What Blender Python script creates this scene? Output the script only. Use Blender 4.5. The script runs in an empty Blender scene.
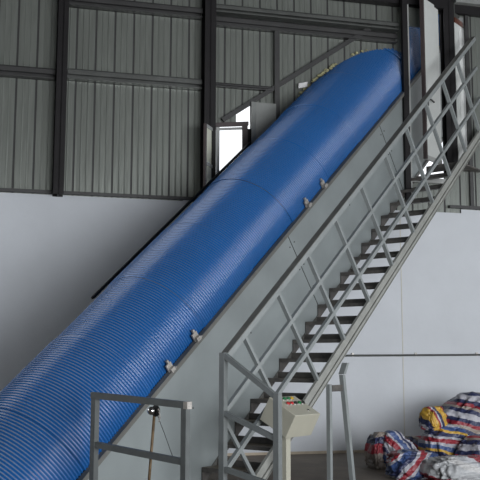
import bpy, bmesh, math, random
from math import sin, cos, tan, pi, radians, sqrt, hypot, atan2
from mathutils import Vector, Matrix, noise
V = Vector
random.seed(7)
C = bpy.context.scene.collection

# ------------------------------------------------------------------ frames
H_CAM = 1.14                                   # camera height
AL, EL, WH = radians(38.2), radians(39.0), radians(75.6)
hd = V((sin(AL), cos(AL), 0)); nn = V((cos(AL), -sin(AL), 0))      # stair heading, sideways (to the right / viewer)
dd = V((sin(AL)*cos(EL), cos(AL)*cos(EL), sin(EL)))                # up the slope
ee = V((-sin(AL)*sin(EL), -cos(AL)*sin(EL), cos(EL)))              # perpendicular to the slope
A0 = V((-0.48336, 7.84295, 0))
ww_ = V((sin(WH), cos(WH), 0)); wn = V((cos(WH), -sin(WH), 0))
WP = V((1.11428, 11.18733, 0)) + wn*0.0
TE = tan(EL)
UZ = V((0, 0, 1))
def ST(s, t, z): return A0 + hd*s + nn*t + UZ*z                    # stair frame: horizontal run, sideways, height
def Q(L, t, v): return A0 + dd*L + nn*t + ee*v                     # stair frame: along slope, sideways, off slope
def WL(u, o, z): return WP + ww_*u + wn*o + UZ*z                   # wall frame: along wall, off wall, height
def LS(s, exc): return s/cos(EL) + exc*sin(EL)                     # slope length of the point with run s, vertical excess exc

# ------------------------------------------------------------------ mesh builder
class MB:
    def __init__(s): s.v = []; s.f = []
    def poly(s, pts):
        k = len(s.v); s.v += [V(p) for p in pts]; s.f.append(tuple(range(k, k+len(pts))))
    def hexa(s, p):            # 4 bottom, 4 top
        k = len(s.v); s.v += [V(q) for q in p]
        for f in ((3,2,1,0),(4,5,6,7),(0,1,5,4),(1,2,6,5),(2,3,7,6),(3,0,4,7)): s.f.append(tuple(k+i for i in f))
    def box(s, c, a, b, h):    # centre and three half vectors
        c = V(c)
        s.hexa([c-a-b-h, c+a-b-h, c+a+b-h, c-a+b-h, c-a-b+h, c+a-b+h, c+a+b+h, c-a+b+h])
    def bar(s, p, q, a, b):    # bar from p to q, half vectors a, b
        p = V(p); q = V(q)
        s.hexa([p-a-b, p+a-b, p+a+b, p-a+b, q-a-b, q+a-b, q+a+b, q-a+b])
    def prism(s, pts, vec):
        n = len(pts); k = len(s.v); vec = V(vec)
        s.v += [V(p) for p in pts] + [V(p)+vec for p in pts]
        s.f.append(tuple(k+i for i in reversed(range(n)))); s.f.append(tuple(k+n+i for i in range(n)))
        for i in range(n): j = (i+1) % n; s.f.append((k+i, k+j, k+n+j, k+n+i))
    def tube(s, pts, r, n=10, cap=True):
        pts = [V(p) for p in pts]; k = len(s.v)
        for i, p in enumerate(pts):
            t = (pts[min(i+1, len(pts)-1)] - pts[max(i-1, 0)]).normalized()
            a = t.cross(UZ if abs(t.z) < .9 else V((1,0,0))).normalized(); b = t.cross(a)
            rr = r[i] if isinstance(r, (list, tuple)) else r
            for j in range(n): w = 2*pi*j/n; s.v.append(p + a*cos(w)*rr + b*sin(w)*rr)
        for i in range(len(pts)-1):
            for j in range(n): m = (j+1) % n; s.f.append((k+i*n+j, k+i*n+m, k+(i+1)*n+m, k+(i+1)*n+j))
        if cap:
            s.f.append(tuple(k+j for j in reversed(range(n)))); s.f.append(tuple(k+(len(pts)-1)*n+j for j in range(n)))
    def ball(s, c, r, n=12, sc=(1,1,1)):
        c = V(c); k = len(s.v); m = n//2
        for i in range(m+1):
            ph = pi*i/m
            for j in range(n):
                th = 2*pi*j/n; s.v.append(c + V((r*sc[0]*sin(ph)*cos(th), r*sc[1]*sin(ph)*sin(th), r*sc[2]*cos(ph))))
        for i in range(m):
            for j in range(n): q = (j+1) % n; s.f.append((k+i*n+j, k+(i+1)*n+j, k+(i+1)*n+q, k+i*n+q))

def obj(name, mb, mat, parent=None, smooth=False, bevel=0):
    base = V((0,0,0))
    if parent is not None:
        p = parent
        while p: base = base + p.location; p = p.parent
    else:
        lo = V((min(v.x for v in mb.v), min(v.y for v in mb.v), min(v.z for v in mb.v)))
        hi = V((max(v.x for v in mb.v), max(v.y for v in mb.v), max(v.z for v in mb.v)))
        base = V(((lo.x+hi.x)/2, (lo.y+hi.y)/2, lo.z))
    me = bpy.data.meshes.new(name)
    me.from_pydata([v-base for v in mb.v], [], mb.f); me.update()
    bm = bmesh.new(); bm.from_mesh(me)
    if smooth: bmesh.ops.remove_doubles(bm, verts=bm.verts, dist=1e-5)
    bmesh.ops.recalc_face_normals(bm, faces=bm.faces); bm.to_mesh(me); bm.free()
    me.materials.append(mat)
    if smooth:
        for p_ in me.polygons: p_.use_smooth = True
    o = bpy.data.objects.new(name, me); C.objects.link(o)
    if parent is not None: o.parent = parent
    else: o.location = base
    if bevel:
        b = o.modifiers.new('bevel', 'BEVEL'); b.width = bevel; b.segments = 1; b.limit_method = 'ANGLE'
    return o
def tag(o, label, cat, group=None, kind=None):
    o['label'] = label; o['category'] = cat
    if group: o['group'] = group
    if kind: o['kind'] = kind
    return o
def thing(name, label, cat, loc, group=None):
    o = bpy.data.objects.new(name, None); C.objects.link(o); o.location = loc; o.empty_display_size = .1
    return tag(o, label, cat, group)
def struct(name, mb, mat, **k):
    o = obj(name, mb, mat, **k); o['kind'] = 'structure'; return o

# ------------------------------------------------------------------ materials
def newmat(name):
    m = bpy.data.materials.new(name); m.use_nodes = True
    nt = m.node_tree; b = nt.nodes['Principled BSDF']; return m, nt, b
def mat(name, col, rough=.5, metal=0, var=.12, scale=6, bump=0, bscale=60, stretch=(1,1,1), spec=.5, col2=None):
    m, nt, b = newmat(name); N = nt.nodes; Lk = nt.links
    tc = N.new('ShaderNodeTexCoord'); mp = N.new('ShaderNodeMapping'); mp.inputs['Scale'].default_value = stretch
    Lk.new(tc.outputs['Object'], mp.inputs['Vector'])
    nz = N.new('ShaderNodeTexNoise'); nz.inputs['Scale'].default_value = scale; nz.inputs['Detail'].default_value = 5
    nz.inputs['Roughness'].default_value = .6
    Lk.new(mp.outputs['Vector'], nz.inputs['Vector'])
    cr = N.new('ShaderNodeValToRGB'); cr.color_ramp.elements[0].position = .3; cr.color_ramp.elements[1].position = .7
    c2 = col2 if col2 else tuple(c*(1+var) for c in col); c1 = tuple(c*(1-var) for c in col)
    cr.color_ramp.elements[0].color = (*c1, 1); cr.color_ramp.elements[1].color = (*c2, 1)
    Lk.new(nz.outputs['Fac'], cr.inputs['Fac']); Lk.new(cr.outputs['Color'], b.inputs['Base Color'])
    b.inputs['Roughness'].default_value = rough; b.inputs['Metallic'].default_value = metal
    b.inputs['Specular IOR Level'].default_value = spec
    if bump:
        n2 = N.new('ShaderNodeTexNoise'); n2.inputs['Scale'].default_value = bscale; n2.inputs['Detail'].default_value = 3
        Lk.new(mp.outputs['Vector'], n2.inputs['Vector'])
        bp = N.new('ShaderNodeBump'); bp.inputs['Strength'].default_value = bump; bp.inputs['Distance'].default_value = .02
        Lk.new(n2.outputs['Fac'], bp.inputs['Height']); Lk.new(bp.outputs['Normal'], b.inputs['Normal'])
    return m
M = {}
M['plaster'] = mat('painted_plaster', (.52,.545,.575), .75, var=.05, scale=1.3, bump=.12, bscale=9)
M['dullwall'] = mat('dull_wall', (.16,.16,.16), .8)
M['concrete'] = mat('concrete_floor', (.145,.118,.090), .75, var=.22, scale=2.5, bump=.15, bscale=20)
M['clad'] = mat('cladding_sheet', (.235,.252,.23), .28, metal=.5, var=.12, scale=3, bump=.2, bscale=2.2, stretch=(9,9,.7))
M['seam'] = mat('cladding_seam', (.05,.05,.05), .6)
M['darksteel'] = mat('dark_steel', (.012,.011,.012), .6, spec=.25, var=.25, scale=4)
M['girt'] = mat('girt_steel', (.04,.04,.04), .5, var=.2, scale=5)
M['purlin'] = mat('galvanised_steel', (.10,.105,.10), .4, metal=.3, var=.2)
M['roof'] = mat('roof_sheet', (.05,.05,.05), .8)
M['blue'] = mat('blue_painted_sheet', (.008,.105,.34), .25, var=.08, scale=1.2, spec=.8)
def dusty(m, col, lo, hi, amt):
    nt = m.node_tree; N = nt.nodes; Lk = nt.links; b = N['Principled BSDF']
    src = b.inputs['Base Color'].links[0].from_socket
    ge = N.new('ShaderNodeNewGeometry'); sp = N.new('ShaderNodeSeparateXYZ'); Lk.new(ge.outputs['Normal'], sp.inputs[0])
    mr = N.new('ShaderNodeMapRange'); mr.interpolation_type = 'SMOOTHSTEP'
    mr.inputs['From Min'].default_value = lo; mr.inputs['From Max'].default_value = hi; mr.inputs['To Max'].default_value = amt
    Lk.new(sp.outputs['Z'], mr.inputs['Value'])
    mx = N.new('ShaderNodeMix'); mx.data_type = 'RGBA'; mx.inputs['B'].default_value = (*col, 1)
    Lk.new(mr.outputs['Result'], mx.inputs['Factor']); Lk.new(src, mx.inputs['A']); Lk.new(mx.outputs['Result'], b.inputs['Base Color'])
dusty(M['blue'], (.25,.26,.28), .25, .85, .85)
M['panel'] = mat('grey_green_painted_steel', (.255,.285,.287), .40, var=.07, scale=2.2, bump=.03, bscale=5)
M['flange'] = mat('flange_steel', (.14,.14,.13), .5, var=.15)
M['rail'] = mat('grey_railing_paint', (.23,.25,.25), .45, var=.10, scale=9)
M['guard'] = mat('shaded_guard_paint', (.10,.11,.11), .5, var=.15, scale=9)  # paint darkened to stand for the weaker light in the foreground
M['post'] = mat('shaded_railing_paint', (.15,.165,.165), .5, var=.12, scale=9)  # same paint as the railing, with the shade at the stair foot mixed in
M['stringer'] = mat('grey_stringer_paint', (.27,.275,.255), .45, var=.12, scale=7)
M['tread'] = mat('worn_tread_steel', (.075,.072,.07), .55, var=.35, scale=10, col2=(.12,.11,.10))
M['seamline'] = mat('panel_joint', (.06,.065,.065), .6)
dusty(M['tread'], (.20,.165,.125), .8, .95, .85)
M['console'] = mat('beige_console_paint', (.40,.39,.32), .4, var=.04)
M['rust'] = mat('rusty_tube', (.16,.11,.06), .55, metal=.4, var=.5, scale=20)
M['chrome'] = mat('polished_metal', (.55,.55,.55), .15, metal=1, var=.1)
M['black'] = mat('black_plastic', (.012,.012,.012), .4)
M['red'] = mat('red_plastic', (.5,.015,.02), .3); M['green'] = mat('green_plastic', (.01,.16,.05), .3)
M['yellow'] = mat('yellow_plastic', (.55,.35,.03), .3)
M['latch'] = mat('zinc_latch', (.42,.40,.37), .4, metal=.3, var=.3, scale=30)
M['belt'] = mat('rubber_belt', (.03,.03,.03), .8)
M['leaf'] = mat('white_door_sheet', (.62,.64,.62), .4, var=.04)
M['frame'] = mat('grey_frame_paint', (.36,.37,.36), .45, var=.06)
M['brownframe'] = mat('brown_frame_paint', (.06,.045,.045), .5)
M['redbrown'] = mat('red_oxide_steel', (.11,.035,.02), .6)
M['foam'] = mat('pale_foam', (.36,.35,.20), .9, var=.35, scale=25, bump=.5)
M['paper'] = mat('white_scrap', (.8,.8,.8), .7)
M['soil'] = mat('gravel_ground', (.35,.33,.30), .9, var=.2)
m, nt, b = newmat('frosted_glass'); M['glass'] = m
b.inputs['Base Color'].default_value = (.86,.87,.74,1); b.inputs['Roughness'].default_value = .3
b.inputs['Transmission Weight'].default_value = .25; b.inputs['IOR'].default_value = 1.1

# ------------------------------------------------------------------ room shell
U0, U1, O1, ZR = -8.0, 7.0, 12.6, 6.7
mb = MB()                                       # floor with a pit for the conveyor foot
def wst(s, t): return ST(s, t, 0)
pit = [wst(-2.75,-1.42), wst(-1.40,-1.42), wst(-1.40,.10), wst(-2.75,.10)]
out = [WL(U0,O1,0), WL(U0,-.15,0), WL(U1,-.15,0), WL(U1,O1,0)]
for i in range(4):
    j = (i+1) % 4; mb.poly([out[i], out[j], pit[j], pit[i]])
fl = struct('floor', mb, M['concrete'])
mb = MB(); pz = V((0,0,-1.9))
for i in range(4):
    j = (i+1) % 4; mb.poly([pit[i], pit[j], pit[j]+pz, pit[i]+pz])
mb.poly([p+pz for p in pit]); struct('trim_1', mb, M['concrete'])

RC = .60; FE = 1.2*cos(EL)                      # cover radius, height of frame top off the slope
WALLS_D = dd.dot(wn)
def wall_hit(t, v, o=0.0):                      # slope length where the line (t, v) meets the wall plane
    p = Q(0, t, v); return ((WP + wn*o - p).dot(wn))/WALLS_D
def ucoord(p): return (p-WP).dot(ww_)
# hole through which the conveyor leaves: the cylinder cut (a little inside the cover) joined to its box below
def hole_range(u, o):
    lo = hi = None
    # sideways position t and run s at this u on the wall (z free)
    base = WP + ww_*u + wn*o
    q = base - A0; s = q.dot(hd); t = q.dot(nn)
    if t > -.012 or t < -1.188: return None
    x = t + RC
    v = FE + sqrt(max((RC-.015)**2 - x*x, 0))
    # a point at (s,z): v = z cos - s sin
    zt = (v + s*sin(EL))/cos(EL); zb = s*TE - .17
    return zb, zt
BR = lambda u: 4.115 + (u+1.38)*(5.46-4.115)/(.56+1.38)   # brace line height on the wall
def removed(u, o, right=True):
    r = []
    h = hole_range(u, o)
    if h: r.append(h)
    if -1.5 < u < -1.06: r.append((3.03, 4.0)); 
    if -1.24 < u < -1.06: r.append((3.90, BR(u)-.03))
    if -1.06 <= u < -.83: r.append((3.03, 3.96))
    if 1.03 < u < 1.58: r.append((3.42, 5.74))
    if 1.72 < u < 1.93: r.append((3.60, 5.72))
    r.sort(); out = []
    for a, b_ in r:
        if out and a <= out[-1][1]: out[-1] = (out[-1][0], max(out[-1][1], b_))
        else: out.append((a, b_))
    return out
def sheet(mb, u0, u1, z0, z1, o, step=.03, fo=lambda u: 0.0):
    cuts = [u0, u1] + [c for c in (-1.5,-1.24,-1.06,-.83,1.03,1.58,1.72,1.93) if u0 < c < u1]
    n = max(1, int((u1-u0)/step)); cuts += [u0+(u1-u0)*i/n for i in range(1, n)]
    cuts = sorted(set(round(c, 5) for c in cuts))
    for a, b_ in zip(cuts, cuts[1:]):
        if b_-a < 1e-4: continue
        ra, rb = removed(a+1e-5, o), removed(b_-1e-5, o)
        if len(ra) != len(rb): ra = rb = removed((a+b_)/2, o)
        za = [z0]; zb = [z0]
        for (p, q), (p2, q2) in zip(ra, rb): za += [p, q]; zb += [p2, q2]
        za.append(z1); zb.append(z1)
        za = [min(max(z, z0), z1) for z in za]; zb = [min(max(z, z0), z1) for z in zb]
        for k in range(0, len(za), 2):
            if za[k+1]-za[k] > 1e-3 or zb[k+1]-zb[k] > 1e-3:
                mb.poly([WL(a, o+fo(a), za[k]), WL(b_, o+fo(b_), zb[k]), WL(b_, o+fo(b_), zb[k+1]), WL(a, o+fo(a), za[k+1])])
ZB = 3.0
mb = MB(); sheet(mb, U0, -1.9, 0, ZB+.02, .15, .5); sheet(mb, -1.9, 1.8, 0, ZB+.03, .15); sheet(mb, 1.8, U1, 0, ZB+.08, .15, .5)
for a, b_, zz in ((U0,-1.9,ZB+.02),(-1.9,1.8,ZB+.03),(1.8,U1,ZB+.08)):
    mb.poly([WL(a,.15,zz), WL(b_,.15,zz), WL(b_,0,zz), WL(a,0,zz)])
struct('wall_back', mb, M['plaster'])
# ribbed cladding: flat pans with narrow standing ribs
PW = .228
mb = MB(); sm = MB(); u = U0
def rib_o(u):
    x = (u - U0) % PW
    if x < .012: return .0
    return .0
k = 0
while u < U1-.01:
    a, b_ = u, min(u+PW, U1)
    sheet(mb, a+.012, b_-.012, ZB, ZR, .130, .03)
    sheet(sm, b_-.045, b_+.045, ZB, ZR, .116, .03)
    # faint stiffening fold in the middle of every pan
    for mc in (a+PW*.35, a+PW*.65):
        if mc+.01 < U1:
            sheet(mb, mc-.010, mc, ZB, ZR, .1305, .03, lambda q: .0035*(1-(mc-q)/.010))
            sheet(mb, mc, mc+.010, ZB, ZR, .1305, .03, lambda q: .0035*(1-(q-mc)/.010))
    u += PW
cl = struct('wall_back_cladding', mb, M['clad'])
struct('wall_back_cladding_seams', sm, M['seam'])
# sill angle where cladding meets masonry
mb = MB()
for a, b_, zz in ((U0,-1.9,ZB+.03),(-1.9,-1.55,ZB+.03),(1.62,U1,ZB+.09)):
    mb.bar(WL(a,.165,zz+.018), WL(b_,.165,zz+.018), wn*.03, UZ*.018)
struct('trim_2', mb, M['girt'])

def wbar(name, u0, u1, o0, o1, z0, z1, m_, lab=None, cat=None, parent=None, dz=0):
    mb = MB(); mb.hexa([WL(u0,o0,z0), WL(u1,o0,z0+dz), WL(u1,o1,z0+dz), WL(u0,o1,z0), WL(u0,o0,z1), WL(u1,o0,z1+dz), WL(u1,o1,z1+dz), WL(u0,o1,z1)])
    o = obj(name, mb, m_, parent)
    if lab: tag(o, lab, cat)
    return o
# --- columns (H sections), one thing each
def hcol(name, u0, u1, z0, z1, lab, o0=.14, d=.2, m_='darksteel'):
    mb = MB(); f = .012; c = (u0+u1)/2
    for oo in (o0, o0+d-f): mb.hexa([WL(u0,oo,z0),WL(u1,oo,z0),WL(u1,oo+f,z0),WL(u0,oo+f,z0),WL(u0,oo,z1),WL(u1,oo,z1),WL(u1,oo+f,z1),WL(u0,oo+f,z1)])
    mb.hexa([WL(c-.008,o0,z0),WL(c+.008,o0,z0),WL(c+.008,o0+d,z0),WL(c-.008,o0+d,z0),WL(c-.008,o0,z1),WL(c+.008,o0,z1),WL(c+.008,o0+d,z1),WL(c-.008,o0+d,z1)])
    return tag(obj(name, mb, M[m_]), lab, 'steel column')
hcol('steel_column', -3.445, -3.325, ZB, ZR, 'dark steel column standing left of the blue conveyor, farthest to the left')
hcol('steel_column', -1.685, -1.545, ZB+.02, ZR, 'dark steel column left of the bright window above the blue conveyor')
# --- girts as C sections: an upper flange face and a recessed web
def girt(name, u0, u1, z, hgt, lab, o0=.135, d=.10, m_='girt', dz=0):
    mb = MB(); g = .014
    def bx(z0, z1, oa, ob): mb.hexa([WL(u0,oa,z0),WL(u1,oa,z0+dz),WL(u1,ob,z0+dz),WL(u0,ob,z0),WL(u0,oa,z1),WL(u1,oa,z1+dz),WL(u1,ob,z1+dz),WL(u0,ob,z1)])
    bx(z-g, z, o0, o0+d); bx(z-hgt*.55, z, o0+d-g, o0+d); bx(z-hgt, z-hgt+g, o0, o0+d); bx(z-hgt, z, o0, o0+g)
    return tag(obj(name, mb, M[m_]), lab, 'wall girt')
girt('wall_girt', -7.9, -3.455, 4.51, .12, 'dark horizontal girt in the leftmost wall bay')
girt('wall_girt', -3.315, -1.695, 4.53, .12, 'grey horizontal girt between the two left columns, lit upper edge', m_='purlin')
girt('wall_girt', -3.315, -1.695, 5.44, .12, 'dark horizontal girt at the top edge between the two left columns')
girt('wall_girt', -1.535, -.78, 4.52, .05, 'thin short girt between window column and slim post', d=.06)
girt('roof_edge_beam', -1.535, .92, 5.50, .10, 'long grey beam high above the conveyor end', d=.14, m_='purlin')
girt('roof_edge_beam', -1.535, .92, 5.37, .12, 'dark beam directly below the long grey beam above the conveyor', o0=.135, d=.08)
wbar('slim_post', -.755, -.69, .135, .20, 3.6, 5.25, M['girt'], 'slim dark post rising from behind the conveyor to the high beam', 'post')
mb = MB(); p, q = WL(-1.42,.165,4.05), WL(.58,.165,5.44); ax = (q-p).normalized(); mb.bar(p, q, wn*.022, ax.cross(wn)*.028)
tag(obj('diagonal_brace', mb, M['girt']), 'dark diagonal brace climbing the wall above the conveyor', 'brace')

# --- upper right: roof-side purlins crossing above the doorway
t = thing('roof_purlin', 'pale galvanised purlin crossing the top right corner above the doorway', 'purlin', WL(4,.2,5.8))
wbar('upper_flange', 1.74, 6.95, .15, .30, 5.86, 5.93, mat('pale_purlin', (.30,.31,.30), .4, metal=.3), parent=t)
wbar('web', 1.74, 6.95, .15, .22, 5.74, 5.86, M['darksteel'], parent=t)
wbar('roof_edge_beam', -1.535, 1.57, .15, .28, 5.76, 5.88, M['darksteel'], 'dark beam at the very top edge, left of the doorway column', 'wall girt')
# --- doorway at the head of the stairs
hcol('steel_column', 1.575, 1.725, 3.52, ZR, 'black steel column standing in the doorway at the top of the stairs', o0=.15, d=.10)
wbar('slim_post', .915, .985, .33, .39, 3.1, 5.88, M['darksteel'], 'black post cutting off the upper end of the blue cover', 'post')
t = thing('door_frame', 'light grey door jamb right of the black post at the conveyor end', 'door frame', WL(1.05,.1,3.2))
wbar('jamb', .985, 1.045, .26, .30, 3.2, 5.75, M['frame'], parent=t)
wbar('transom_panel', 1.045, 1.33, .17, .19, 5.50, 5.76, M['clad'], parent=t); wbar('lintel', .985, 1.33, .24, .30, 5.76, 5.84, M['darksteel'], parent=t)
wbar('sill', 1.045, 1.575, .16, .22, 3.40, 3.46, M['frame'], parent=t)
# door leaf swung into the room, along the stair heading
t = thing('door_leaf', 'pale grey metal door leaf swung open at the top of the stairs', 'door', ST(4.5,.26,3.64))
def stbox(name, s0, s1, t0, t1, z0, z1, m_, parent, z2=None):
    mb = MB(); mb.hexa([ST(s0,t0,z0),ST(s1,t0,z0),ST(s1,t1,z0),ST(s0,t1,z0),ST(s0,t0,z1),ST(s1,t0,z1),ST(s1,t1,z1),ST(s0,t1,z1)])
    return obj(name, mb, m_, parent)
stbox('door_panel', 4.26, 4.69, .255, .275, 3.66, 5.79, M['leaf'], t)
stbox('edge_strip', 4.225, 4.26, .240, .285, 3.65, 5.80, M['brownframe'], t)
stbox('bottom_rail', 4.26, 4.69, .25, .28, 3.645, 3.70, M['frame'], t)
mb = MB(); mb.tube([ST(4.32,.275,4.43), ST(4.32,.32,4.43), ST(4.40,.325,4.41)], .011, 8); mb.box(ST(4.32,.278,4.42), hd*.02, nn*.004, UZ*.06)
obj('door_handle', mb, M['girt'], t)
# second leaf / side panel in the right part of the doorway, outside
t = thing('door_leaf', 'white ribbed metal leaf behind the black column, right part of the doorway', 'door', ST(5.1,.42,3.6))
mb = MB()
for i in range(6):
    a = 4.86 + i*.115; mb.hexa([ST(a,.415,3.6),ST(a+.108,.415,3.6),ST(a+.108,.43,3.6),ST(a,.43,3.6),ST(a,.415,5.6),ST(a+.108,.415,5.6),ST(a+.108,.43,5.6),ST(a,.43,5.6)])
    mb.hexa([ST(a+.105,.419,3.6),ST(a+.118,.419,3.6),ST(a+.118,.426,3.6),ST(a+.105,.426,3.6),ST(a+.105,.419,5.6),ST(a+.118,.419,5.6),ST(a+.118,.426,5.6),ST(a+.105,.426,5.6)])
obj('door_panel', mb, M['leaf'], t)
stbox('head_rail', 4.86, 5.55, .41, .44, 5.60, 5.67, M['redbrown'], t)
stbox('head_panel', 4.86, 5.55, .415, .43, 5.67, 6.0, M['purlin'], t)
wbar('slim_post', 1.935, 1.985, .135, .17, 3.1, 5.9, M['girt'], 'dark slim post at the right edge of the doorway', 'post')

# --- window above the conveyor
t = thing('window_frame', 'brown window frame around the bright opening left above the conveyor', 'window', WL(-1.2,.14,3.2))
wbar('head', -1.56, -1.09, .14, .18, 3.955, 4.005, M['brownframe'], parent=t, dz=.05)
wbar('head', -1.06, -.79, .135, .17, 4.0, 4.045, M['brownframe'], parent=t, dz=-.05)
wbar('jamb', -1.50, -1.455, .135, .165, 3.05, 3.96, M['frame'], parent=t)
wbar('mullion', -1.165, -1.10, .135, .175, 3.05, 4.0, M['brownframe'], parent=t)
wbar('inner_bead', -1.455, -1.165, .137, .15, 3.925, 3.955, M['frame'], parent=t, dz=.03)
wbar('sill', -1.50, -.80, .135, .17, 3.05, 3.09, M['brownframe'], parent=t)
wbar('side_panel', -1.10, -.83, .137, .145, 3.09, 3.97, M['darksteel'], parent=t)
# sash swung inwards on the left
t = thing('window_sash', 'narrow window sash with pale glass swung open beside the window column', 'window sash', WL(-1.51,.2,3.1))
hx, hy = WL(-1.505,.20,0), WL(-1.72,.52,0); sd = (hy-hx); sl = sd.length; sd = sd.normalized(); sn = sd.cross(UZ)
def sbox(name, a, b_, z0, z1, m_, th=.014):
    mb = MB(); mb.bar(hx+sd*a+UZ*(z0+z1)/2, hx+sd*b_+UZ*(z0+z1)/2, sn*th, UZ*(z1-z0)/2); return obj(name, mb, m_, t)
sbox('stile', 0, .05, 3.08, 3.90, M['frame']); sbox('stile', sl-.04, sl, 3.08, 3.90, M['brownframe'])
sbox('top_rail', .05, sl-.04, 3.86, 3.90, M['frame']); sbox('middle_rail', .05, sl-.04, 3.40, 3.44, M['frame']); sbox('bottom_rail', .05, sl-.04, 3.08, 3.12, M['frame'])
sbox('pane', .05, sl-.04, 3.44, 3.86, M['glass'], .003); sbox('pane', .05, sl-.04, 3.12, 3.40, M['glass'], .003)
# bent sheet beside it
mb = MB()
mb.prism([WL(-1.065,.22,3.7), WL(-1.00,.205,3.7), WL(-.985,.205,3.7), WL(-.74,.20,3.7), WL(-.74,.194,3.7), WL(-.985,.198,3.7), WL(-1.065,.212,3.7)], UZ*.60)
mb2 = MB(); mb2.v = mb.v; mb2.f = mb.f
tag(obj('bent_sheet', mb2, mat('bare_sheet', (.27,.28,.27), .35, metal=.3)), 'loose bent grey metal sheet hanging right of the window', 'metal sheet')

# --- conduit on the back wall
t = thing('wall_conduit', 'thin horizontal metal pipe running along the white wall behind the stairs', 'pipe', WL(1.2,.17,1.2))
mb = MB(); mb.tube([WL(-.6,.17,1.17), WL(4,.17,1.21)], .013, 8); obj('pipe', mb, M['purlin'], t)
for uu in (.25, 1.1, 1.95, 2.8):
    mb = MB(); mb.box(WL(uu,.163,1.185+uu*.008), ww_*.012, wn*.012, UZ*.022); obj('clip', mb, M['latch'], t)
# faint vertical joint of the wall panel
mb = MB(); mb.bar(WL(.93,.152,.0), WL(.93,.152,3.03), ww_*.006, wn*.002); struct('trim_3', mb, mat('stained_joint', (.50,.49,.44), .8, var=.1))
mb = MB(); mb.bar(WL(U0,.155,.016), WL(U1,.155,.016), wn*.004, UZ*.016); struct('baseboard_back', mb, mat('stained_base', (.42,.36,.28), .8, var=.2, scale=4))

# --- other walls and roof of the hall, with its big doors
mb = MB(); mb.poly([WL(U0,0,ZR), WL(U1,0,ZR), WL(U1,O1,ZR), WL(U0,O1,ZR)]); struct('ceiling', mb, M['roof'])
LO = (.6, 3.6, 1.6, 4.6)  # opening added in the unseen left wall for the fill lamp
mb = MB()
for a, b_, c_, d_ in ((0,LO[0],0,ZR), (LO[1],O1,0,ZR), (LO[0],LO[1],0,LO[2]), (LO[0],LO[1],LO[3],ZR)): mb.poly([WL(U0,a,c_), WL(U0,b_,c_), WL(U0,b_,d_), WL(U0,a,d_)])
struct('wall_left', mb, M['dullwall'])
RO = (3.2, 10.5, 0.0, 4.2)
mb = MB()
for a, b_, c_, d_ in ((0,RO[0],0,ZR), (RO[1],O1,0,ZR), (RO[0],RO[1],RO[3],ZR)): mb.poly([WL(U1,a,c_), WL(U1,b_,c_), WL(U1,b_,d_), WL(U1,a,d_)])
struct('wall_right', mb, M['plaster'])
FO = (-2.4, 5.9, 0, 3.2)
mb = MB()
for a, b_, c_, d_ in ((U0,FO[0],0,ZR), (FO[1],U1,0,ZR), (FO[0],FO[1],FO[3],ZR)): mb.poly([WL(a,O1,c_), WL(b_,O1,c_), WL(b_,O1,d_), WL(a,O1,d_)])
struct('wall_front', mb, M['dullwall'])

# ------------------------------------------------------------------ conveyor
LW = wall_hit(0, FE)                            # slope length at the wall
L0, L1 = -3.0, 8.2
cv = thing('conveyor', 'long inclined conveyor with a blue ribbed cover and grey side panels', 'conveyor', ST(-1.5,-.6,0))
def groove(x):
    x = abs(x-.5)*2
    return max(0, 1-(x/.75)**2)
# cover sheets, each overlapping the next
PITCH = .0286; SL = .895
seams = []; x = LS(-.43, 1.2) - 3*SL
while x < L1: seams.append(x); x += SL
for i, a in enumerate(seams):
    b_ = a + SL + .02
    mb = MB(); na = 44; step = PITCH/10; n = int((b_-a)/step); rr = RC + (.009 if i % 2 == 0 else 0)
    rr += .001*random.uniform(-1, 1)
    for j in range(n+1):
        L = a + j*step; r = rr - .015*groove((L/PITCH) % 1)
        for k in range(na+1):
            w = pi*k/na; mb.v.append(Q(L, -RC + r*cos(w), FE + r*sin(w)))
    for j in range(n):
        for k in range(na): q = j*(na+1)+k; mb.f.append((q, q+1, q+na+2, q+na+1))
    obj('cover_sheet', mb, M['blue'], cv, smooth=True)
# side plates with joints and bolts
joints = [LS(1.56,1.15)-4.4, LS(1.56,1.15), LS(1.56,1.15)+2.52, LS(1.56,1.15)+2*2.52, L1]
vb, vt = -.16*cos(EL), FE-.006
a = L0
for j in joints:
    if j <= a: continue
    for tt in (0, -1.2):
        mb = MB(); c = (a+j)/2
        mb.hexa([Q(a+.004,tt-.006,vb),Q(j-.004,tt-.006,vb),Q(j-.004,tt+.006,vb),Q(a+.004,tt+.006,vb),Q(a+.004,tt-.006,vt),Q(j-.004,tt-.006,vt),Q(j-.004,tt+.006,vt),Q(a+.004,tt+.006,vt)])
        sp = obj('side_plate', mb, M['panel'], cv)
        if tt == 0:
            mb = MB()
            for (lb, v0, v1) in ((j-.006, .0, 1),):
                mb.bar(Q(lb,.007,vb), Q(lb,.007,vt), dd*.004, nn*.002)
            obj('joint_strip', mb, M['seamline'], sp)
            nb = max(1, int((j-a)/1.1))
            for q in range(nb+1):
                for vv in (.20, .48, .76):
                    if q in (0, nb) or vv == .48:
                        mb = MB(); mb.box(Q(a+.05+(j-a-.1)*q/nb, .008, vv), dd*.006, nn*.003, ee*.006); obj('bolt', mb, M['seamline'], sp)
    a = j
mb = MB(); mb.bar(Q(L0,.027,FE-.005), Q(L1,.027,FE-.005), nn*.026, ee*.005); mb.bar(Q(L0,.051,FE-.022), Q(L1,.051,FE-.022), nn*.003, ee*.016)
obj('top_flange', mb, M['flange'], cv)
mb = MB(); mb.bar(Q(L0,-1.227,FE-.005), Q(L1,-1.227,FE-.005), nn*.026, ee*.005); obj('top_flange', mb, M['flange'], cv)
mb = MB(); mb.bar(Q(L0,.012,vb+.02), Q(L1,.012,vb+.02), nn*.006, ee*.02); obj('lower_flange', mb, M['flange'], cv)
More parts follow.
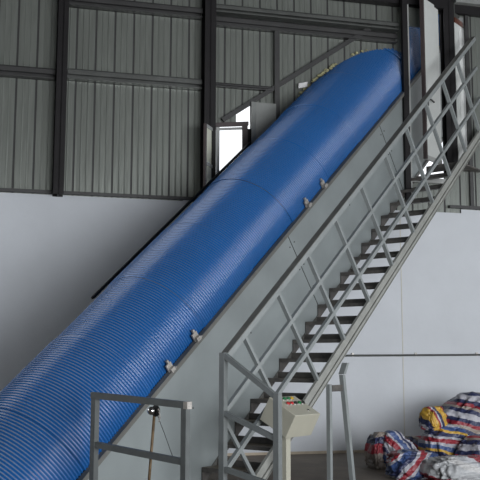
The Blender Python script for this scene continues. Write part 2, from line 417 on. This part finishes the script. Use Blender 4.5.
mb = MB(); mb.bar(Q(L0,-.6,FE-.16), Q(L1,-.6,FE-.16), nn*.55, ee*.006); obj('belt', mb, M['belt'], cv)
mb = MB(); mb.bar(Q(L0,-.6,.02), Q(L1,-.6,.02), nn*.58, ee*.006); obj('bottom_plate', mb, M['panel'], cv)
# latches holding the cover
for s in (-.21, .12, 1.9, 2.22):
    L = LS(s, 1.22); mb = MB()
    mb.box(Q(L,.030,FE+.028), dd*.034, nn*.007, ee*.042); mb.box(Q(L-.004,.056,FE+.012), dd*.026, nn*.013, ee*.018)
    mb.tube([Q(L-.03,.060,FE-.004), Q(L+.045,.060,FE+.006)], .007, 6); mb.box(Q(L+.012,.022,FE+.08), dd*.010, nn*.010, ee*.016)
    lt = obj('latch', mb, M['latch'], cv)
# pipe rail on the far side
mb = MB(); LR0 = LS(.1, 1.63); LR1 = wall_hit(-1.3, 1.65*cos(EL), .2) - .02
mb.bar(Q(LR0,-1.3,1.645*cos(EL)), Q(LR1,-1.3,1.645*cos(EL)), nn*.012, ee*.013)
sr = obj('far_side_rail', mb, M['darksteel'], cv); sr['label'] = 'dark bar running along the far side'
for k in range(4):
    mb = MB(); L = LR0+.3+k*.8
    if L < LR1: mb.bar(Q(L,-1.3,FE-.01), Q(L,-1.3,1.66*cos(EL)-.02), nn*.01, dd*.012); obj('rail_bracket', mb, M['darksteel'], cv)

# foam and scraps stuffed around the hole in the cladding
mb = MB(); rnd = random.Random(3)
for k in range(46):
    w = pi*(rnd.choice((.42,.545,.555,.57,.585,.65,.665))+.022*rnd.gauss(0,1)); r = RC + .012 + .02*rnd.random()
    tt, v = -RC + r*cos(w), FE + r*sin(w); L = wall_hit(tt, v, .15)
    mb.ball(Q(L, tt, v) + wn*rnd.uniform(-.005,.02), rnd.uniform(.012,.028), 8, (rnd.uniform(.7,1.4), .8, rnd.uniform(.5,.9)))
tag(obj('sealing_foam', mb, M['foam'], smooth=True), 'pale yellow foam lumps stuffed between blue cover and cladding', 'foam', kind='stuff')
mb = MB(); w = pi*.655; tt, v = -RC + (RC+.06)*cos(w), FE + (RC+.06)*sin(w); c0 = Q(wall_hit(tt, v, .17), tt, v) + UZ*.02
for i in range(5):
    for j in range(3):
        x0, z0 = -.06+.024*i, -.03+.022*j
        g = lambda x, z: c0 + ww_*x + UZ*(z + .25*x) + wn*(.02+.02*noise.noise(V((x*40, z*40, 1))))
        mb.poly([g(x0,z0), g(x0+.024,z0), g(x0+.024,z0+.022), g(x0,z0+.022)])
sc_ = obj('scrap_of_paper', mb, M['paper'], smooth=True); tag(sc_, 'small white scrap stuck in the gap above the conveyor cover', 'scrap')
so = sc_.modifiers.new('solid', 'SOLIDIFY'); so.thickness = .004

# ------------------------------------------------------------------ staircase
sc = thing('staircase', 'steep grey steel staircase with open treads and barred railing beside the conveyor', 'staircase', ST(0,.33,0))
TN = .62                                        # near end of the treads
mb = MB(); LA, LB = .02, 6.62
vU, vL = .044*cos(EL), -.118*cos(EL)
# channel: web, upper band, lower band
foot = LA
def clipbar(v0, v1, t0, t1, la=foot, lb=LB):
    # bar following the slope whose foot is cut level with the floor
    def fl_(v): return max(la, (-v*cos(EL))/sin(EL) + .003)
    mb.hexa([Q(fl_(v0),t0,v0),Q(lb,t0,v0),Q(lb,t1,v0),Q(fl_(v0),t1,v0),Q(fl_(v1),t0,v1),Q(lb,t0,v1),Q(lb,t1,v1),Q(fl_(v1),t1,v1)])
clipbar(vL, vU, .632, .642); clipbar(vL+.058, vU, .642, .662); clipbar(vL+.012, vL+.042, .642, .664); clipbar(vL, vL+.006, .642, .668)
obj('stringer', mb, M['stringer'], sc)
for k in range(18):
    z = .19*(k+1); s0 = z/TE; dpt = .20
    mb = MB()
    def tb(sa, sb, za, zb_): mb.hexa([ST(sa,.016,za),ST(sb,.016,za),ST(sb,TN,za),ST(sa,TN,za),ST(sa,.016,zb_),ST(sb,.016,zb_),ST(sb,TN,zb_),ST(sa,TN,zb_)])
    tb(s0, s0+dpt, z-.006, z); tb(s0-.006, s0, z-.036, z); tb(s0+dpt, s0+dpt+.006, z-.006, z+.058)
    mb.prism([ST(s0-.004,.012,z-.002), ST(s0+dpt,.012,z-.002), ST(s0-.004,.012,z-.165)], nn*.008)
    obj('tread', mb, M['tread'], sc)
z = 3.61; mb = MB()
def swall(t): return ((WP + wn*.17 - A0 - nn*t).dot(wn))/hd.dot(wn)
mb.prism([ST(4.48,.26,z-.02), ST(4.48,TN,z-.02), ST(swall(TN),TN,z-.02), ST(swall(.26),.26,z-.02)], UZ*.02)
mb.bar(ST(4.485,.15,z-.05), ST(4.485,TN,z-.05), hd*.006, UZ*.045)
obj('landing', mb, M['tread'], sc)
rl = MB()
TR = .655; bh = .022
def bar_e(L0_, L1_, v, half=bh, tt=TR, hn=.018):
    m_ = MB(); m_.bar(Q(L0_,tt,v), Q(L1_,tt,v), nn*hn, ee*half); return m_
vH = 1.355*cos(EL)
railing = obj('handrail', bar_e(.56, 7.22, vH-.015, .024, TR, .022), M['rail'], sc)
m_ = MB(); m_.bar(Q(.57,TR-.012,vH+.012), Q(7.22,TR-.012,vH+.012), nn*.034, ee*.004); o = obj('shaded_rail_top', m_, M['flange'], railing); o['label'] = 'brown-grey flat strip, shade of the upward face in its colour'  # darker strip that colours in the shade on the handrail's top face
obj('middle_rail', bar_e(LS(-.24,.913), 7.0, .915*cos(EL), .019), M['rail'], sc)
obj('middle_rail', bar_e(LS(-.24,.445), 6.85, .445*cos(EL), .019), M['rail'], sc)
for L in (.84, 1.46, 2.07, 2.70, 3.35, 4.01, 4.66, 5.30, 5.92, 6.50):
    m_ = MB(); m_.bar(Q(L,TR-.004,vU), Q(L,TR-.004,vH-.04), nn*.020, dd*.014); obj('baluster', m_, M['rail'], sc)
m_ = MB(); m_.bar(Q(.22,TR-.004,.0), Q(.22,TR-.004,.915*cos(EL)-.01), nn*.012, dd*.017); obj('baluster', m_, M['rail'], sc)
# newel post at the foot, then the wing rail dropping to a shorter post nearer the viewer
sP, tP, tQ = -.262, .655, 1.19
zt = A0.z + (sP*TE) + 1.40
m_ = MB(); m_.bar(ST(sP,tP,0), ST(sP,tP,1.185), hd*.025, nn*.025); obj('post', m_, M['post'], sc)
zq = .875
m_ = MB(); m_.bar(ST(sP,tQ,0), ST(sP,tQ,zq), hd*.025, nn*.025); obj('post', m_, M['post'], sc)
for za, zb_, h_ in ((1.158, zq-.022, .023), (.705, .535, .020), (.27, .18, .020)):
    m_ = MB(); m_.bar(ST(sP,tP+.025,za), ST(sP,tQ-.02,zb_), hd*.02, UZ*h_); obj('wing_rail', m_, M['post'], sc)
# trestle under the stringer
m_ = MB(); m_.bar(ST(1.56,.645,.985), ST(1.585,.73,0), hd*.022, nn*.022); obj('leg', m_, M['rail'], sc)
m_ = MB(); m_.bar(ST(1.315,.65,.90), ST(1.315,.65,0), hd*.02, nn*.02); obj('leg', m_, M['rail'], sc)
m_ = MB(); m_.bar(ST(1.36,.64,.86), ST(1.56,.64,.86), nn*.02, UZ*.03); obj('cross_member', m_, M['tread'], sc)
m_ = MB(); m_.bar(ST(1.56,.645,.99), ST(1.62,.65,1.10), nn*.03, hd*.02); obj('bracket', m_, M['rail'], sc)

# ------------------------------------------------------------------ guard frame at the conveyor foot
GS, GA, GB = -1.39, .385, 1.255
g = thing('guard_frame', 'grey square-tube guard frame standing alone in front of the conveyor', 'barrier', ST(GS,(GA+GB)/2,0))
ztl, ztr = .885, .845
m_ = MB(); m_.bar(ST(GS,GA,0), ST(GS,GA+.0,ztl-.03), hd*.022, nn*.022); obj('post', m_, M['guard'], g)
m_ = MB(); m_.bar(ST(GS,GB,0), ST(GS,GB,ztr-.03), hd*.022, nn*.022); obj('post', m_, M['guard'], g)
m_ = MB(); m_.bar(ST(GS,GA-.03,ztl-.012), ST(GS,GB+.0,ztr-.012), hd*.022, UZ*.022); obj('top_rail', m_, M['guard'], g)
m_ = MB(); m_.bar(ST(GS,GB,ztr-.012), ST(GS,GB+.035,ztr-.014), hd*.024, UZ*.024); o = obj('end_cap', m_, M['latch'], g); o['label'] = 'pale metal end cap'
m_ = MB(); m_.bar(ST(GS,GA+.022,ztl-.36), ST(GS,GB-.022,ztr-.38), hd*.018, UZ*.021); obj('middle_rail', m_, M['guard'], g)
# rusty rod, ball and wire
m_ = MB(); m_.tube([ST(GS+.045,.86,0), ST(GS+.045,.935,.825)], .010, 8); tag(obj('rusty_rod', m_, M['rust'], smooth=True), 'thin rusty rod leaning upright behind the guard frame', 'rod')
t = thing('round_bell', 'small dark shiny round bell hanging under the top rail of the guard frame', 'bell', ST(GS-.04,.99,.79))
m_ = MB(); m_.ball(ST(GS-.05,.99,.787), .028, 16); obj('dome', m_, M['chrome'], t, smooth=True)
m_ = MB(); m_.tube([ST(GS-.022,1.0,.785), ST(GS-.012,1.0,.785)], .038, 16); obj('back_plate', m_, M['black'], t)
m_ = MB()
for k in range(4): m_.tube([ST(GS-.03,1.035+.008*k,.80-.018*k), ST(GS-.03,1.05,.785-.02*k), ST(GS-.03,1.04,.775-.02*k)], .004, 5)
obj('wire_tangle', m_, M['latch'], t)
m_ = MB(); m_.tube([ST(GS-.03,1.02,.775), ST(GS-.03,1.09,.65), ST(GS-.03,1.17,.50)], .0022, 5); tag(obj('thin_wire', m_, M['black']), 'thin black wire hanging slack from the round bell to the frame', 'wire')

# ------------------------------------------------------------------ control console
k = thing('control_console', 'beige pedestal control console with coloured push buttons at the foot of the stairs', 'control console', ST(.2,.98,0))
ph = radians(28); bx = (nn*cos(ph) - UZ*sin(ph)); cx = -(nn*sin(ph) + UZ*cos(ph))
TLc = ST(.16, .80, .822)
wa, wb, wc = .37, .30, .21
def K(a, b_, c): return TLc + hd*a + bx*b_ + cx*c
m_ = MB(); m_.hexa([K(0,0,wc),K(wa,0,wc),K(wa,wb,wc),K(0,wb,wc),K(0,0,0),K(wa,0,0),K(wa,wb,0),K(0,wb,0)]); obj('housing', m_, M['console'], k, bevel=.004)
cb = K(wa*.5, wb*.45, wc*.9)
m_ = MB(); m_.box(V((cb.x, cb.y, cb.z/2+.02)), hd*.032, nn*.032, UZ*(cb.z/2-.02)); obj('pedestal', m_, M['console'], k)
m_ = MB(); m_.box(V((cb.x, cb.y, .01)), hd*.11, nn*.11, UZ*.01); obj('foot_plate', m_, M['console'], k)
m_ = MB(); m_.prism([V((cb.x,cb.y,cb.z-.01)) + q for q in (nn*.03-hd*.03, nn*.075-hd*.03+UZ*.0-cx*.02, nn*.03-hd*.03-UZ*.09)], hd*.06); obj('bracket', m_, M['console'], k)
cols = [['green','green','yellow'], ['red','red','chrome','green','chrome']]
for r, row in enumerate(cols):
    for i, cn in enumerate(row):
        a, b_ = .12+.055*i+(.03 if r == 0 else -.01), .05+.075*r
        m_ = MB(); m_.tube([K(a,b_,0), K(a,b_,-.006)], .019, 14); ring = obj('button_ring', m_, M['chrome'] if cn != 'black' else M['black'], k)
        m_ = MB(); m_.tube([K(a,b_,-.006), K(a,b_,-.018)], .015, 12); o = obj('button', m_, M[cn if cn != 'chrome' else 'black'], ring)
        o['label'] = {'green':'green push button','red':'red push button','yellow':'yellow indicator','chrome':'black rotary knob'}[cn]
m_ = MB(); m_.tube([K(.27,.235,0), K(.27,.235,-.006)], .013, 12); o = obj('lock', m_, M['chrome'], k); o['label'] = 'chrome key lock'

# ------------------------------------------------------------------ striped sacks
def stripe_mat(name, stops, axis=(1,0,0), freq=3.0, rot=0.0, rough=.38):
    m, nt, b = newmat(name); N = nt.nodes; Lk = nt.links
    tc = N.new('ShaderNodeTexCoord'); mp = N.new('ShaderNodeMapping'); mp.inputs['Rotation'].default_value = (rot*.6, rot, rot*.8)
    Lk.new(tc.outputs['Object'], mp.inputs['Vector'])
    nz = N.new('ShaderNodeTexNoise'); nz.inputs['Scale'].default_value = 6; Lk.new(mp.outputs['Vector'], nz.inputs['Vector'])
    dp = N.new('ShaderNodeVectorMath'); dp.operation = 'DOT_PRODUCT'; dp.inputs[1].default_value = V(axis)*freq
    Lk.new(mp.outputs['Vector'], dp.inputs[0])
    ad = N.new('ShaderNodeMath'); ad.operation = 'MULTIPLY_ADD'; ad.inputs[1].default_value = .28; Lk.new(nz.outputs['Fac'], ad.inputs[0]); Lk.new(dp.outputs['Value'], ad.inputs[2])
    fr = N.new('ShaderNodeMath'); fr.operation = 'FRACT'; Lk.new(ad.outputs[0], fr.inputs[0])
    cr = N.new('ShaderNodeValToRGB'); cr.color_ramp.interpolation = 'CONSTANT'; e = cr.color_ramp.elements
    e[0].position = 0; e[0].color = (*stops[0][1], 1); e[1].position = stops[1][0]; e[1].color = (*stops[1][1], 1)
    for p, c in stops[2:]: x = e.new(p); x.color = (*c, 1)
    Lk.new(fr.outputs[0], cr.inputs['Fac']); Lk.new(cr.outputs['Color'], b.inputs['Base Color'])
    b.inputs['Roughness'].default_value = rough
    n2 = N.new('ShaderNodeTexNoise'); n2.inputs['Scale'].default_value = 14; n2.inputs['Detail'].default_value = 4; Lk.new(tc.outputs['Object'], n2.inputs['Vector'])
    bp = N.new('ShaderNodeBump'); bp.inputs['Strength'].default_value = 1.0; bp.inputs['Distance'].default_value = .03
    Lk.new(n2.outputs['Fac'], bp.inputs['Height']); Lk.new(bp.outputs['Normal'], b.inputs['Normal'])
    return m
Wt, Rd, Nv, Bl, Tn, Yl, Gy = (.36,.36,.40), (.24,.018,.03), (.02,.026,.075), (.04,.075,.20), (.26,.22,.19), (.48,.29,.04), (.33,.34,.35)
m1 = stripe_mat('sack_stripes_a', [(0,Wt),(.22,Rd),(.48,Wt),(.60,Bl),(.82,Wt),(.9,Nv)], (1,0,.55), 3.6, .15)
m2 = stripe_mat('sack_stripes_b', [(0,Nv),(.3,Rd),(.5,Nv),(.65,Tn),(.8,Rd)], (1,.3,.5), 3.2, .5)
m3 = stripe_mat('sack_stripes_c', [(0,Nv),(.22,Wt),(.38,Rd),(.62,Wt),(.75,Bl)], (.8,0,-1), 4, .1)
m4 = stripe_mat('sack_stripes_d', [(0,Bl),(.2,Wt),(.35,Rd),(.55,Wt),(.66,Nv),(.86,Yl)], (.4,0,1), 4.4, .2)
m5 = stripe_mat('sack_stripes_e', [(0,Yl),(.35,Rd),(.5,Wt),(.62,Nv),(.85,Yl)], (1,0,.2), 6.5, .3)
m6 = stripe_mat('sack_stripes_f', [(0,Wt),(.16,Nv),(.36,Tn),(.5,Rd),(.66,Nv),(.86,Wt)], (.7,0,1.1), 3.4, .3)
m7 = stripe_mat('sack_grey', [(0,Gy),(.5,(.40,.40,.40)),(.7,(.35,.36,.38)),(.85,(.20,.03,.04))], (1,0,1), 2.2, .4, .3)
m8 = stripe_mat('sack_tan', [(0,Tn),(.52,Rd),(.8,Nv)], (0,0,1), 2.6, 0.0)
def sack(u, o, z, size, m_, lab, seed, yaw=0, lean=(0,0), sq=.55, bot=None):
    bm = bmesh.new(); bmesh.ops.create_icosphere(bm, subdivisions=5, radius=1)
    sx, sy, sz = size; off = V((seed*7.3, seed*3.1, seed*1.7))
    for v in bm.verts:
        p = v.co.copy()
        q = V([math.copysign(abs(c)**sq, c) for c in p]); 
        n1 = noise.noise(p*1.4+off); n2 = noise.noise(p*3.2+off*2); 
        rid = 1-abs(noise.noise(V((p.x*2.3, p.y*2.3, p.z*4.5))+off*3))*2
        n3 = noise.noise(V((p.x*5, p.y*5, p.z*9))+off*5); fo2 = abs(noise.noise(V((p.x*3+p.z*2, p.y*3, p.z*3-p.x*2))+off*4))
        f = 1 + .22*n1 + .14*n2 + .12*rid + .07*n3 - .28*max(0, .12-fo2)/.12*.5
        # gathered towards the top
        gth = 1 - .28*max(q.z, 0)**2
        v.co = V((q.x*sx*.5*f*gth + lean[0]*max(q.z,0), q.y*sy*.5*f*gth + lean[1]*max(q.z,0), (q.z*.5*(1+.18*n1+.10*rid) + .5)*sz))
        if v.co.z < .0: v.co.z = 0
    zmin = min(v.co.z for v in bm.verts)
    for v in bm.verts: v.co.z -= zmin
    me = bpy.data.meshes.new('striped_sack'); bm.to_mesh(me); bm.free()
    for p_ in me.polygons: p_.use_smooth = True
    me.materials.append(m_)
    ob = bpy.data.objects.new('striped_sack', me); C.objects.link(ob)
    ob.location = WL(u, o, z); ob.rotation_euler = (0, 0, radians(90)-WH+yaw); tag(ob, lab, 'sack', 'striped woven sacks heaped on the floor'); return ob
sack(.15, 1.66, 0, (.36,.30,.36), m1, 'leaning sack with red white and blue stripes, second from the left', 1, .2, (-.09,0))
sack(-.04, 1.62, 0, (.24,.26,.345), m8, 'tan sack with red band, farthest left of the heap', 2, .1, (.02,0), .4)
sack(.62, 1.15, 0, (.52,.34,.27), m2, 'dark red and navy sack lying flat behind the gap in the heap', 3)
sack(-.02, 2.45, 0, (.50,.36,.25), m3, 'low sack with diagonal red white blue stripes at front left of the heap', 4, -.1)
sack(.58, 1.85, 0, (.42,.36,.44), m4, 'upright plaid sack in blue red and white, middle of the heap', 5)
sack(.47, 1.86, .40, (.23,.20,.24), m5, 'small yellow and red sack topmost on the plaid sack', 6, .3)
sack(1.32, 1.15, 0, (.85,.5,.72), m6, 'large striped sack at the right edge, tallest of the heap', 8, 0, (.12,0))
sack(.30, 2.72, 0, (.62,.42,.23), m7, 'crumpled grey white plastic sack at front right of the heap', 9)
sack(.85, 2.10, 0, (.42,.36,.34), m6, 'striped sack at the right edge in front of the tallest', 11, .6)

# ------------------------------------------------------------------ outside
mb = MB(); mb.poly([WL(-30,-.2,-.05), WL(30,-.2,-.05), WL(30,-40,-.05), WL(-30,-40,-.05)]); o = obj('outdoor_ground', mb, M['soil']); o['kind'] = 'structure'

# ------------------------------------------------------------------ light
w = bpy.data.worlds.new('World'); bpy.context.scene.world = w; w.use_nodes = True
bg = w.node_tree.nodes['Background']; bg.inputs['Color'].default_value = (.93,.96,1,1); bg.inputs['Strength'].default_value = 1.6
def area(name, c, xdir, ydir, sx, sy, power, col):
    l = bpy.data.lights.new(name, 'AREA'); l.shape = 'RECTANGLE'; l.size = sx; l.size_y = sy; l.energy = power; l.color = col
    o = bpy.data.objects.new(name, l); C.objects.link(o)
    z = xdir.cross(ydir).normalized()          # light shines along -z
    o.matrix_world = Matrix((( xdir.x, ydir.x, z.x, c.x), (xdir.y, ydir.y, z.y, c.y), (xdir.z, ydir.z, z.z, c.z), (0,0,0,1)))
    return o
area('daylight_right_door', WL(U1-.05, (RO[0]+RO[1])/2, 2.1), -wn, UZ, RO[1]-RO[0], 4.1, 25, (.95,.97,1))
area('added_left_fill', WL(U0+.05, (LO[0]+LO[1])/2, (LO[2]+LO[3])/2), wn, UZ, LO[1]-LO[0], LO[3]-LO[2], 45, (.95,.97,1))  # added fill lamp, brightens the left part of the back wall
area('daylight_front_door', WL((FO[0]+FO[1])/2, O1-.05, 1.6), ww_, UZ, FO[1]-FO[0], 3.1, 1060, (.95,.97,1))

# ------------------------------------------------------------------ camera
f = 889.0; th = radians(7.58); ro = radians(.15)
cd = bpy.data.cameras.new('camera'); cam = bpy.data.objects.new('camera', cd); C.objects.link(cam)
cd.sensor_fit = 'HORIZONTAL'; cd.sensor_width = 36; cd.lens = f/480*36; cd.clip_end = 200
fw = V((0, cos(th), sin(th))); up0 = V((0, -sin(th), cos(th))); rt0 = V((1,0,0))
rt = rt0*cos(ro) + up0*sin(ro); up = -rt0*sin(ro) + up0*cos(ro)
cam.matrix_world = Matrix(((rt.x, up.x, -fw.x, 0), (rt.y, up.y, -fw.y, 0), (rt.z, up.z, -fw.z, H_CAM), (0,0,0,1)))
s = bpy.context.scene; s.camera = cam
s.view_settings.view_transform = 'Standard'; s.view_settings.look = 'None'; s.view_settings.gamma = 1
s.view_settings.use_curve_mapping = False; s.view_settings.exposure = -0.1
